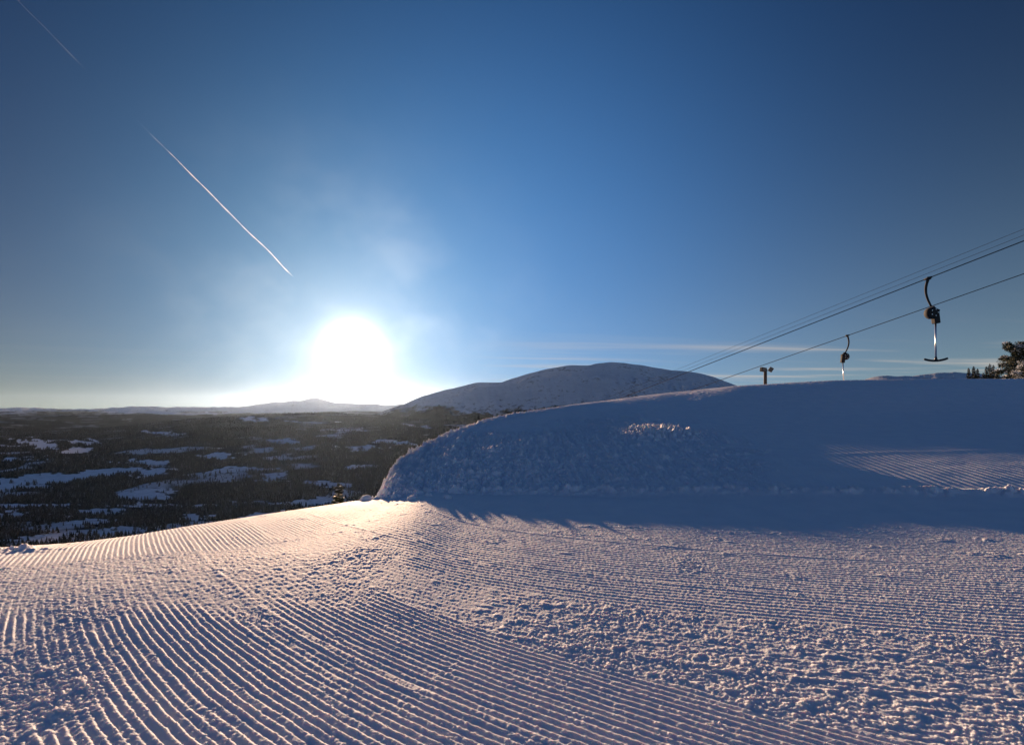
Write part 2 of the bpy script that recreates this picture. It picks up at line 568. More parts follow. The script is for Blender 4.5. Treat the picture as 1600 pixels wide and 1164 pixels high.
# ------------------------------------------------------------------ snow mound
def mound_knots(u):
    us = [560, 590, 602, 618, 640, 705, 760, 810, 870, 909, 960, 1000, 1060, 1150, 1300, 1450, 1600, 2600]
    sm = 26
    Yf = lut(us, [7.2, 7.1, 7.0, 6.9, 6.8, 6.7, 6.7, 6.7, 6.7, 6.65, 6.6, 6.6, 6.55, 6.5, 6.4, 6.35, 6.3, 6.3], sm)(u)
    rf = lut(us, [790, 784, 779, 778, 777, 776, 775, 775, 774, 774, 773, 773, 772, 772, 772, 773, 776, 776], sm)(u)
    Y1 = lut(us, [7.3, 7.25, 7.25, 7.3, 7.6, 8.4, 9.0, 9.4, 9.4, 9.4, 9.4, 9.5, 9.9, 10.1, 10.0, 10.1, 10.4, 10.4], sm)(u)
    r1 = lut(us, [802, 785, 768, 757, 748, 724, 708, 700, 699, 699, 699, 699, 698, 699, 699, 697.5, 693, 693], sm)(u)
    Y2 = lut(us, [7.5, 7.5, 7.6, 7.8, 8.3, 9.8, 11.0, 11.8, 12.5, 13.0, 13.6, 14.0, 14.5, 14.5, 15, 15.5, 15.5, 15.5], sm)(u)
    r2 = lut(us, [806, 786, 755, 741, 727, 697, 679, 668, 662, 660, 658, 656, 656, 655, 652, 648, 645, 645], sm)(u)
    Yc = lut(us, [7.7, 7.8, 7.95, 8.3, 9.15, 11.35, 12.9, 14.2, 16.3, 19.0, 22.5, 24.0, 24.0, 23.6, 23.4, 23, 23, 23], sm)(u)
    rc = lut(us, [812, 786, 748, 727, 709, 675, 655, 645, 636.5, 632, 626, 620, 613, 603, 594.5, 592, 592, 592], 14)(u)
    zf, z1, z2, zc = zrow(rf, Yf), zrow(r1, Y1), zrow(r2, Y2), zrow(rc, Yc)
    back = lut([560, 800, 1000, 1150, 2600], [-0.5, -0.4, -0.25, -0.10, -0.06], 60)(u)
    return ([Yf - 1.1, Yf, Y1, Y2, Yc, Yc + 1.2, Yc + 12],
            [zf - 0.11, zf, z1, z2, zc, zc + back * 0.8, zc + back * 13])


def build_mound():
    u = np.concatenate([np.arange(566, 1650, 1.3), np.arange(1650, 2600, 5.0)])
    T, Zk = mound_knots(u)
    n = 560
    q = np.linspace(0, 1, n)
    # depth samples: dense on the near face, thinning towards and past the crest
    Yf, Yc = T[1], T[4]
    end = Yc + 12
    qq = np.where(q < 0.86, q / 0.86, 1.0)
    Y = (Yf - 1.1)[:, None] + (Yc + 0.6 - Yf + 1.1)[:, None] * (0.55 * qq + 0.45 * qq**2.2)[None]
    tail = np.clip((q - 0.86) / 0.14, 0, 1)
    Y = Y + (end - Yc - 0.6)[:, None] * (tail**1.5)[None]
    U = np.repeat(u[:, None], n, 1)
    X = (U - CX) / F * Y
    Z = hermite(T, Zk, Y)
    # rough blade-cut face on the left, groomed on the right and on top
    rel = (Y - Yf[:, None]) / np.maximum(Yc - Yf, 0.3)[:, None]
    nz = fbm(X / 0.8, Y / 0.8, 3, 131)
    edge = 0.55 + 0.28 * nz + 0.16 * fbm(X / 0.25, Y / 0.25, 3, 133) + 0.45 * (1 - sstep(U, 640, 850)) - 0.62 * sstep(U, 1000, 1330)
    rough = 1 - sstep(rel, edge - 0.16, edge + 0.10)
    rough *= sstep(rel, -0.03, 0.06)
    tail_r = 1 - sstep(U, 1180, 1420)
    rough *= tail_r
    lumps = 0.07 * fbm(X / 0.5, Y / 0.9, 3, 141) + 0.045 * crumbs(X, Y, 0.10, 145) + 0.040 * crumbs(X, Y, 0.045, 151) + 0.03 * np.clip(fbm(X / 0.9, Y / 0.5, 2, 153), 0, 1) * crumbs(X, Y, 0.16, 155)
    dz = rough * lumps * (1.15 - 0.60 * sstep(U, 700, 950))
    # blocks broken off the blade-cut face and grooves scraped down it
    dz += rough * 0.035 * fbm(X / 0.10, Y / 1.3, 3, 157) + rough * 0.09 * np.clip(perlin(X / 0.30, Y / 0.34, 158) - 0.30, 0, 1)
    # crumbly crest at the left
    crest = np.exp(-((rel - 1) / 0.16)**2) * (1 - sstep(U, 780, 930))
    dz += crest * ((0.13 - 0.06 * sstep(U, 660, 760)) * crumbs(X, Y, 0.085, 161) - 0.035 + (0.05 - 0.03 * sstep(U, 660, 760)) * fbm(X / 0.25, Y / 0.25, 2, 163))
    # corduroy running down towards the viewer on the right
    d = np.array((-0.20, -0.98)); d /= np.hypot(*d)
    ph = (X * -d[1] + Y * d[0] + 0.03 * perlin(X / 2.0, Y / 3.0, 171)) / 0.135
    cord = np.abs(np.sin(np.pi * ph))**0.8
    low = (1 - rough) * (1 - sstep(rel, 0.45, 0.85)) * sstep(U, 900, 1050)
    dz += 0.0075 * cord * low * sstep(rel, 0.0, 0.03) * (1 + 0.4 * perlin(X / 0.4, Y / 0.4, 175))
    # lumpy patch below the crest
    patch = np.exp(-(((U - 1032) / 66)**2 + ((Y - 11.3 - (U - 1035) * 0.004) / 1.0)**2)**1.5)
    dz += patch * (0.20 * crumbs(X, Y, 0.10, 181) + 0.03 * crumbs(X, Y, 0.06, 183))
    # pushed-up berm along the foot
    berm = np.exp(-((Y - Yf[:, None] - 0.12 - 0.05 * perlin(X / 0.6, 3.0 + 0 * X, 191)) / 0.13)**2)
    dz += berm * (0.035 + 0.08 * crumbs(X, Y, 0.12, 195) * np.clip(0.75 + perlin(X / 0.5, X * 0, 197), 0.2, 1.4))
    dz += 0.006 * fbm(X / 0.10, Y / 0.10, 2, 199) * (1 - 0.75 * low) + 0.03 * fbm(X / 2.2, Y / 2.8, 2, 201) * sstep(rel, 0.1, 0.4) * (1 - sstep(rel, 0.8, 1.0))
    up = (1 - rough) * sstep(rel, 0.3, 0.6) * (1 - sstep(rel, 1.02, 1.1))
    ph3 = (Y - 0.42 * X + 0.25 * perlin(X / 3.0, Y / 3.0, 207)) / 0.16
    dz += up * (0.010 * np.abs(np.sin(np.pi * ph3)) * (0.4 + np.clip(fbm(X / 1.2, Y / 1.6, 2, 209) + 0.3, 0, 1)) + 0.010 * fbm(X / 0.22, Y / 0.30, 3, 211))
    # old ski and groomer edges across the upper slope
    for off, sl_, hgt in ((11.2, 0.05, 0.008), (13.6, -0.02, 0.014), (9.4, 0.12, 0.006)):
        e = Y - off - sl_ * (X - 7) - 0.1 * perlin(X / 1.5, off, 203)
        dz += hgt * np.exp(-(e / 0.10)**2) * sstep(U, 1150, 1300)
    Z = Z + dz
    V = np.stack([X, Y, Z], -1).reshape(-1, 3)
    o = link_mesh('snow_mound', mesh_np('snow_mound', V, grid_faces(len(u), n)), None, (M_MOUND,))
    tag(o, kind='structure')


build_ground()
build_mound()


# ------------------------------------------------------------------ valley and hills
FIELDS = [  # snow-covered clearings seen in the valley: column, row, half width, half height, tilt
    (60, 748, 95, 8, -.05), (165, 738, 85, 5, -.12), (225, 773, 48, 9, -.03), (240, 738, 30, 6, -.1), (30, 760, 60, 4, 0),
    (490, 785, 34, 9, -.05), (60, 693, 28, 9, .2), (25, 717, 26, 3, -.05), (120, 704, 30, 4, -.1), (75, 716, 14, 2, 0),
    (440, 689, 30, 3, -.05), (345, 712, 30, 4, -.05), (240, 723, 24, 4, -.05), (425, 745, 25, 8, -.1), (200, 720, 16, 3, 0),
    (185, 829, 40, 6, -.1), (150, 816, 45, 5, 0), (20, 804, 30, 6, 0), (90, 838, 40, 4, -.2), (300, 808, 28, 4, 0), (405, 806, 40, 6, -.15),
    (240, 790, 150, 2.2, .01), (20, 791, 130, 2.5, -.01), (430, 786, 80, 2, .01), (520, 756, 45, 4, .05), (560, 700, 40, 3, 0), (395, 733, 30, 3, -.05),
    (330, 645, 20, 2, 0), (480, 660, 40, 2, 0), (260, 676, 18, 3, .05), (530, 672, 50, 2.2, 0), (160, 800, 60, 4, .05), (350, 735, 40, 3, -.1),
    (620, 690, 30, 3, .1), (650, 665, 30, 2, 0), (30, 842, 30, 4, -.1), (130, 690, 20, 3, 0), (560, 730, 26, 3, -.1), (390, 655, 30, 1.5, 0)]


def floor_z(x, y):
    u = x / np.maximum(y, 1) * F + CX
    z = -335 + 26 * fbm(x / 900, y / 700, 4, 211) * sstep(y, 900, 2200)
    z += 75 * sstep(y, 4200, 13000)
    z += 95 * np.exp(-((x + 7200) / 2400)**2 - ((y - 8200) / 1900)**2)
    z += 150 * np.exp(-((x + 1900 + 0.5 * (y - 5200)) / 1500)**2 - ((y - 5400) / 1400)**2)
    z += 120 * np.exp(-((x + 2900) / 1600)**2 - ((y - 8800) / 1100)**2)
    k = 0.55 + 0.45 * sstep(u, 120, 330)
    z += k * np.interp(y, [0, 1650, 1850, 2550, 3200, 4200, 6000, 10000], [0, 0, 16, 112, 150, 130, 60, 0])
    z += 40 * np.exp(-((x + 250) / 700)**2 - ((y - 2900) / 700)**2)
    z += 60 * fbm(x / 2300, y / 1700, 4, 221) * sstep(y, 3000, 7000)
    return z


def valley_z(x, y):
    D = -0.8 * x + 0.6 * y
    near = 1.25 + 0.012 * np.clip(y - 30, 0, 120) - 0.45 * softplus(D - 6, 2.5)
    near = near - 0.28 * softplus(y - 170, 30)
    near += 0.6 * fbm(x / 40, y / 40, 3, 231) * sstep(y, 60, 160) + 14 * fbm(x / 220, y / 220, 3, 233) * sstep(-near, 40, 200)
    fl = floor_z(x, y)
    return np.logaddexp(near / 18, fl / 18) * 18 if np.ndim(x) == 0 else np.where(y < 60, near, np.logaddexp(near / 18, fl / 18) * 18)


def field_mask(x, y, z):
    """1 on open snow, 0 under forest"""
    u = x / y * F + CX
    r = HY + (EYE - z) / y * F
    wx = 26 * perlin(u / 30, r / 7, 241) + 14 * perlin(u / 9, r / 3, 242) + 6 * perlin(u / 3, r / 1.2, 244)
    wy = 4.0 * perlin(u / 40, r / 6, 243) + 2.0 * perlin(u / 11, r / 2.5, 245)
    m = np.full_like(u, -1.0)
    for (cu, cr, a, b, t) in FIELDS:
        du = u + wx - cu; dr = r + wy - cr - t * du
        m = np.maximum(m, 1 - ((du / a)**2 + (dr / b)**2))
    m = sstep(m + 0.75 * fbm(u / 14, r / 3.0, 3, 246), -0.05, 0.30)
    n = fbm(x / 420, y / 300, 4, 251)
    far = sstep(fbm(x / 1300, y / 1000, 5, 253, 0.6), 0.20, 0.32) * sstep(y, 4300, 6000)
    return np.maximum(np.maximum(m, 0.8 * sstep(n, 0.20, 0.32) * (1 - 0.7 * sstep(y, 3000, 4000))), 0.32 * far)


def valley_material():
    m, b = new_mat('winter valley')
    geo = b.n('ShaderNodeNewGeometry')
    pos = geo.outputs['Position']
    at = b.n('ShaderNodeAttribute', attribute_name='field')
    fine = b.noise(pos, 0.05, 4.0, 0.6)
    mid = b.noise(pos, 0.006, 5.0, 0.6)
    forest = b.ramp(fine, [(0.30, (0.012, 0.013, 0.010)), (0.55, (0.026, 0.025, 0.020)), (0.75, (0.06, 0.06, 0.062))])
    wood2 = b.ramp(fine, [(0.30, (0.014, 0.014, 0.013)), (0.70, (0.05, 0.05, 0.055))])
    forest = b.mix(b.smooth(mid, 0.48, 0.66), forest, wood2)
    snow = b.ramp(fine, [(0.25, (0.60, 0.62, 0.66)), (0.6, (0.82, 0.84, 0.88))])
    col = b.mix(at.outputs['Fac'], forest, snow)
    matte(b, col)
    return m


def build_valley():
    u = np.concatenate([np.arange(-1300, -60, 12.0), np.arange(-60, 900, 1.6), np.arange(900, 2900, 12.0)])
    yn = np.geomspace(22, 1000, 70)
    inv = np.linspace(1 / 1000, 1 / 15500, 460)[1:]
    yv = np.concatenate([yn, 1 / inv, [17000, 21000]])
    U, Y = np.meshgrid(u, yv, indexing='ij')
    X = (U - CX) / F * Y
    Z = valley_z(X, Y)
    fm = field_mask(X, Y, Z)
    fm = np.where(Y < 700, sstep(fbm(X / 60, Y / 60, 3, 261), -0.2, 0.0), fm)
    fm = np.where(Y < 150, 1.0, fm)
    V = np.stack([X, Y, Z], -1).reshape(-1, 3)
    o = link_mesh('valley', mesh_np('valley', V, grid_faces(len(u), len(yv)), True, {'field': fm}), None, (valley_material(),))
    tag(o, kind='structure')


build_valley()


def mountain_material(name, tree_lo, tree_hi, tree_amt=1.0):
    m, b = new_mat(name)
    geo = b.n('ShaderNodeNewGeometry')
    pos = geo.outputs['Position']
    sep = b.n('ShaderNodeSeparateXYZ')
    b.put(sep.inputs[0], pos)
    mp = b.n('ShaderNodeMapping')
    mp.inputs['Scale'].default_value = (1, 1, 3.5)
    b.put(mp.inputs[0], pos)
    n1 = b.noise(mp.outputs[0], 0.0030, 6.0, 0.65)
    n2 = b.noise(pos, 0.022, 4.0, 0.7)
    h = b.math('SUBTRACT', 1.0, b.smooth(b.math('ADD', sep.outputs['Z'], b.math('MULTIPLY', b.math('SUBTRACT', n1, 0.5), 420.0)), tree_lo, tree_hi))
    f = b.math('MULTIPLY', b.smooth(b.math('ADD', b.math('MULTIPLY', h, 0.55), b.math('MULTIPLY', n2, 0.55)), 0.50, 0.70), tree_amt)
    snow = b.ramp(n1, [(0.3, (0.58, 0.61, 0.66)), (0.7, (0.76, 0.78, 0.82))])
    rock = b.smooth(b.math('MULTIPLY', n2, n1), 0.27, 0.38)
    col = b.mix(b.math('MULTIPLY', rock, 0.62), snow, (0.12, 0.11, 0.11, 1))
    col = b.mix(f, col, (0.028, 0.028, 0.022, 1))
    matte(b, col)
    return m


def build_ridge(name, us, rows, Yc, Yb, zb, mat, du, nf, rough, seed, power=1.25, u_lo=None, u_hi=None, smooth_px=10, bulge=None, jag=1.2):
    u = np.arange(u_lo if u_lo is not None else us[0], (u_hi if u_hi is not None else us[-1]) + du, du)
    row = lut(us, rows, smooth_px)(u) + jag * fbm(u / 22.0, u * 0 + seed, 4, seed + 7)
    yc = Yc * (1 + 0.10 * np.sin(u / 170.0) + 0.05 * np.sin(u / 61.0 + 1))
    zc = zrow(row, yc)
    t = np.concatenate([np.linspace(0, 1, nf), 1 + np.linspace(0, 0.5, 14)[1:]])
    Y = Yb + (yc[:, None] - Yb) * t[None]
    U = np.repeat(u[:, None], len(t), 1)
    X = (U - CX) / F * Y
    front = np.clip(t, 0, 1)[None]
    prof = front**power
    if bulge is not None:
        prof = bulge(U, front + 0 * U, prof)
    Z = zb + (zc[:, None] - zb) * prof
    env = np.clip(front * (1 - front) * 4, 0, 1) + 0.08
    Z = Z + rough * env * (fbm(X / (rough * 7), Y / (rough * 7), 5, seed))
    Z = np.where(t[None] > 1, zc[:, None] - (t[None] - 1) * np.maximum(zc[:, None] - zb, 40) * 1.2, Z)
    V = np.stack([X, Y, Z], -1).reshape(-1, 3)
    o = link_mesh(name, mesh_np(name, V, grid_faces(len(u), len(t))), None, (mat,))
    tag(o, kind='structure')
    return o


def spurs(U, f, prof):
    # a lower shoulder in front of the main dome and gullies running down from it
    sh = np.interp(U, [560, 640, 700, 760, 820, 880, 960, 1060, 1200], [0, .02, .10, .16, .17, .11, .05, .02, 0])
    p = prof + sh * np.exp(-((f - 0.62) / 0.16)**2) - 0.10 * sh / 0.17 * np.exp(-((f - 0.84) / 0.09)**2)
    g = 0.055 * fbm(U / 26 + f * 2.2, f * 3.0, 4, 305) + 0.030 * fbm(U / 8 + f * 3, f * 9, 3, 306)
    return p + g * np.clip(f * (1 - f) * 4, 0, 1)


build_ridge('mountain', [480, 560, 600, 632, 660, 700, 730, 745, 785, 797, 815, 850, 890, 922, 930, 960, 1000, 1050, 1062, 1080, 1110, 1150, 1200, 1300, 1500],
            [668, 654, 642, 631, 619, 608, 601, 597, 597.5, 592, 587, 577, 570.5, 571, 568, 566, 570.5, 579, 580, 581, 587, 602, 618, 640, 660],
            6200, 3300, -330, mountain_material('snowy mountain', -200, 120), 2.0, 300, 110, 301, 1.0, 480, 1500, 6, spurs, 1.0)
build_ridge('mountain_range', [-1300, -300, 0, 20, 60, 100, 140, 190, 230, 260, 300, 335, 375, 400, 430, 462, 490, 510, 530, 560, 600, 640, 900, 1500, 2900],
            [636, 640, 640, 638, 638.5, 641, 641, 637, 634.5, 637, 635.5, 637, 636.5, 632, 628.5, 626, 622, 625.5, 630, 631, 632, 633, 634, 634, 634],
            24000, 10500, -275, mountain_material('far snowy range', -360, -250, 0.9), 1.5, 120, 190, 311, 1.1, -1300, 2900, 5, None, 2.6)
build_ridge('snowy_ridge', [1300, 1345, 1362, 1385, 1400, 1425, 1450, 1465, 1490, 1520, 1560, 1700, 2900],
            [606, 595, 589.5, 586.5, 588, 587.5, 584.5, 583, 581.5, 583, 588, 596, 600],
            1700, 500, -60, mountain_material('snowy plateau', -200, -100, 0.15), 2.0, 80, 14, 321, 1.2, 1300, 2900, 5)


# ------------------------------------------------------------------ far wood in the valley: one mass of small conifers
def build_forest():
    rng = np.random.default_rng(5)
    n = 200000
    inv = rng.uniform(1 / 5600, 1 / 980, n)
    Y = 1 / inv
    keep = rng.random(n) < np.clip((Y / 1500)**2.0, 0.25, 1)
    Y = Y[keep]
    u = rng.uniform(-160, 900, len(Y))
    X = (u - CX) / F * Y
    Z = valley_z(X, Y)
    fm = field_mask(X, Y, Z)
    open_wood = fbm(X / 160, Y / 160, 3, 271)
    k = (rng.random(len(Y)) > fm * 1.03) & (rng.random(len(Y)) < np.clip(0.62 + 1.6 * open_wood, 0.10, 1))
    X, Y, Z = X[k], Y[k], Z[k]
    n = len(X)
    h = rng.uniform(7, 17, n) * (1 + 0.0 * X)
    r = h * rng.uniform(0.15, 0.26, n)
    ns = 5
    a = np.arange(ns) * 2 * np.pi / ns
    a = a[None] + rng.uniform(0, 6.28, n)[:, None]
    tiers = [(0.08, 1.0), (0.45, 0.62)]
    Vs = []; Fs = []
    base = 0
    for (hz, rr) in tiers:
        jit = rng.uniform(0.7, 1.25, (n, ns))
        ring = np.stack([X[:, None] + np.cos(a) * r[:, None] * rr * jit, Y[:, None] + np.sin(a) * r[:, None] * rr * jit,
                         np.repeat((Z + h * hz)[:, None], ns, 1)], -1)
        top = np.stack([X, Y, Z + h * (0.68 if hz < 0.2 else 1.0)], -1)[:, None]
        V = np.concatenate([ring, top], 1).reshape(-1, 3)
        i0 = base + np.arange(n)[:, None] * (ns + 1)
        for s in range(ns):
            Fs.append(np.concatenate([i0 + s, i0 + (s + 1) % ns, i0 + ns], 1))
        Vs.append(V); base += len(V)
    tone = np.tile(np.repeat(rng.random(n), ns + 1), 2)
    m, b = new_mat('far conifers')
    at = b.n('ShaderNodeAttribute', attribute_name='tone')
    geo = b.n('ShaderNodeNewGeometry')
    fr = b.noise(geo.outputs['Position'], 0.25, 2.0, 0.6)
    col = b.ramp(at.outputs['Fac'], [(0.0, (0.025, 0.026, 0.018)), (0.5, (0.055, 0.050, 0.036)), (0.85, (0.11, 0.09, 0.065)), (1.0, (0.22, 0.21, 0.21))])
    col = b.mix(b.math('MULTIPLY', b.smooth(fr, 0.52, 0.7), 0.38), col, (0.4, 0.41, 0.44, 1))
    matte(b, col)
    o = link_mesh('forest', mesh_np('forest', np.concatenate(Vs), np.concatenate(Fs), False, {'tone': tone}), None, (m,))
    tag(o, 'dark conifer wood covering the valley floor between snowy clearings', 'forest', None, 'stuff')


build_forest()


# ------------------------------------------------------------------ mesh pieces
def tube(bm, pts, radii, seg=10, cap=True):
    pts = [Vector(p) for p in pts]
    if not hasattr(radii, '__len__'):
        radii = [radii] * len(pts)
    rings = []
    prev = None
    for i, p in enumerate(pts):
        t = (pts[min(i + 1, len(pts) - 1)] - pts[max(i - 1, 0)]).normalized()
        if prev is None:
            a = t.orthogonal().normalized()
        else:
            a = (prev - t * prev.dot(t)).normalized()
        prev = a
        c = t.cross(a)
        rings.append([bm.verts.new(p + (a * math.cos(k * 2 * math.pi / seg) + c * math.sin(k * 2 * math.pi / seg)) * radii[i]) for k in range(seg)])
    for r0, r1 in zip(rings[:-1], rings[1:]):
        for k in range(seg):
            f = bm.faces.new((r0[k], r0[(k + 1) % seg], r1[(k + 1) % seg], r1[k])); f.smooth = True
    if cap:
        bm.faces.new(rings[0][::-1]); bm.faces.new(rings[-1])


def box(bm, c, size, rot=None, bev=0.0):
    r = bmesh.ops.create_cube(bm, size=1.0)
    M = Matrix.Translation(c) @ (rot.to_4x4() if rot is not None else Matrix.Identity(4)) @ Matrix.Diagonal((*size, 1))
    bmesh.ops.transform(bm, matrix=M, verts=r['verts'])
    if bev:
        es = list({e for v in r['verts'] for e in v.link_edges})
        bmesh.ops.bevel(bm, geom=es, offset=bev, segments=2, affect='EDGES', profile=0.5)


def done(name, bm, mats, parent):
    me = bpy.data.meshes.new(name)
    bmesh.ops.recalc_face_normals(bm, faces=bm.faces[:])
    bm.to_mesh(me); bm.free()
    return link_mesh(name, me, parent, mats if isinstance(mats, (list, tuple)) else (mats,))


def bez(p0, p1, p2, p3, n=16):
    out = []
    for i in range(n + 1):
        t = i / n
        out.append(Vector(p0) * (1 - t)**3 + Vector(p1) * 3 * t * (1 - t)**2 + Vector(p2) * 3 * t * t * (1 - t) + Vector(p3) * t**3)
    return out


# ------------------------------------------------------------------ ski lift
LIFT_DIR = Vector((-0.60, 1.0, -0.3075))


def at(u, y, Y):
    return Vector(((u - CX) / F * Y, Y, EYE - (y - HY) / F * Y))


def cable(name, p, t0, t1, rad, sag, label, group):
    bm = bmesh.new()
    n = 60
    pts = []
    for i in range(n + 1):
        t = t0 + (t1 - t0) * i / n
        k = (t - t0) / (t1 - t0)
        pts.append(p + LIFT_DIR * t - Vector((0, 0, sag * 4 * k * (1 - k))))
    tube(bm, [q - p for q in pts], rad, 8)
    o = done(name, bm, M_ROPE, None)
    o.location = p
    tag(o, label, 'cable', group)


P_UP = at(1450, 435, 15.6)
P_DOWN = at(1324, 524.5, 26.0)
cable('haul_cable', P_UP, -13, 50, 0.015, 0.0, 'thicker upper steel haul cable carrying the nearer T-bar with silvery pole', 'lift cables')
cable('haul_cable', P_DOWN, -22, 50, 0.017, 0.0, 'lowest steel haul cable, the one carrying the farther T-bar', 'lift cables')
cable('overhead_wire', at(1600, 358, 30), -26, 60, 0.011, 0.0, 'topmost of the thin overhead wires above the ski lift', 'lift cables')
cable('overhead_wire', at(1600, 367.5, 30), -26, 60, 0.011, 0.0, 'lower of the two thin overhead wires, just above the upper haul cable', 'lift cables')


def t_bar(loc, flip, label, tilt):
    """drag-lift hanger: gripping clamp, bent arm, spring drum housing, pole, cross bar; origin at the clamp on the cable"""
    root = empty('t_bar', loc)
    tag(root, label, 'ski lift T-bar', 'T-bars hanging from the lift')
    s = -1 if flip else 1
    bm = bmesh.new()
    d = LIFT_DIR.normalized()
    tube(bm, [d * -0.10, d * 0.10], 0.030, 10)
    tube(bm, [(0, 0, 0.045), (0.02 * s, 0, -0.05)], [0.035, 0.05], 10)
    box(bm, Vector((0.03 * s, 0, 0.0)), (0.10, 0.07, 0.07), None, 0.012)
    done('cable_clamp', bm, M_DARK, root)
    bm = bmesh.new()
    tube(bm, bez((0.01, 0, -0.02), (-0.13 * s, 0, -0.35), (-0.07 * s, 0, -0.55), (0.10 * s, 0, -0.86), 18), [0.040 - 0.012 * i / 18 for i in range(19)], 10)
    done('hanger_arm', bm, M_DARK, root)
    bm = bmesh.new()
    c = Vector((0.13 * s, 0, -1.0))
    # round drum seen side-on with a bulging cover and the outlet throat below
    for yy, rr in ((-0.10, 0.12), (0.0, 0.175), (0.10, 0.12)):
        pass
    tube(bm, [c + Vector((-0.03 * s, y, -0.06)) for y in (-0.13, -0.115, -0.07, 0.07, 0.115, 0.13)], [0.08, 0.14, 0.175, 0.175, 0.14, 0.08], 20)
    tube(bm, [c + Vector((-0.02 * s, 0, 0.13)), c + Vector((0.01 * s, 0, 0.06))], [0.07, 0.09], 12)
    box(bm, c + Vector((0.05 * s, 0, -0.02)), (0.22, 0.18, 0.20), Matrix.Rotation(0.35 * s, 3, 'Y'), 0.03)
    box(bm, c + Vector((0.10 * s, 0, -0.21)), (0.17, 0.16, 0.34), Matrix.Rotation(-0.12 * s, 3, 'Y'), 0.025)
    h = done('spring_housing', bm, M_DARK, root)
    for k in range(5):
        bm = bmesh.new()
        an = k * 2 * math.pi / 5
        p = c + Vector((-0.03 * s + 0.10 * math.cos(an), -0.125, -0.06 + 0.10 * math.sin(an)))
        tube(bm, [p, p + Vector((0, -0.02, 0))], 0.014, 6)
        done('bolt', bm, M_STEEL, h)
    x0 = c.x + 0.10 * s
    top = Vector((x0, 0, -1.34)); end = Vector((x0 + tilt, 0, -2.46))
    bm = bmesh.new()
    tube(bm, [top, end], 0.025, 16)
    done('pole', bm, M_STEEL, root)
    bm = bmesh.new()
    ax = Vector((0.62, -0.42, 0)); ax.normalize()
    pts = []
    for k in range(-8, 9):
        q = k / 8
        pts.append(end + ax * (0.285 * q) + Vector((0, 0, -0.05 + 0.065 * q * q)))
    tube(bm, pts, [0.026] + [0.034] * 15 + [0.026], 10)
    tube(bm, [end + Vector((0, 0, 0.07)), end + Vector((0, 0, -0.04))], [0.026, 0.05], 10)
    done('cross_bar', bm, M_PLASTIC, root)
    return root


t_bar(P_UP, False, 'nearer T-bar hanging high, its whole silvery pole and black cross bar clear against the sky', 0.01)
t_bar(P_DOWN, True, 'farther T-bar whose lower pole disappears behind the snow crest', 0.05)


# ------------------------------------------------------------------ floodlight post
def flood_post():
    top = at(1195.5, 574.5, 45.0)
    g = float(valley_z(np.array([top.x]), np.array([45.0]))[0]) - 0.3
    root = empty('floodlight_post', (top.x, 45.0, g))
    tag(root, 'short dark lamp post with two floodlights showing above the snow crest', 'lamp post')
    H = top.z - g
    bm = bmesh.new()
    tube(bm, [(0, 0, 0), (0.02, 0, H - 0.12)], [0.17, 0.13], 14)
    done('post', bm, M_WOODPOST, root)
    bm = bmesh.new()
    tube(bm, [(-0.30, 0, H - 0.30), (0.42, -0.02, H - 0.22)], 0.035, 8)
    tube(bm, [(0.42, 0, H - 0.30), (0.42, 0, H - 0.05)], 0.03, 8)
    tube(bm, [(-0.20, 0, H - 0.34), (-0.20, 0, H - 0.05)], 0.03, 8)
    done('bracket', bm, M_DARK, root)
    for cx, cz, w, h, rx, rz in ((-0.16, H - 0.17, 0.50, 0.52, 0.14, 0.25), (0.50, H - 0.17, 0.34, 0.56, 0.55, -0.35)):
        bm = bmesh.new()
        R = Matrix.Rotation(rz, 3, 'Z') @ Matrix.Rotation(rx, 3, 'Y')
        box(bm, Vector((cx, 0, cz)), (w, 0.30, h * 0.7), R, 0.03)
        box(bm, Vector((cx, 0, cz)) + R @ Vector((0, 0.17, 0)), (w * 0.6, 0.06, h * 0.5), R, 0.01)
        hd = done('floodlight', bm, M_DARK, root)
        bm = bmesh.new()
        box(bm, Vector((cx, 0, cz)) + R @ Vector((0, -0.152, 0)), (w * 0.85, 0.012, h * 0.55), R)
        done('glass', bm, M_GLASS, hd)


flood_post()


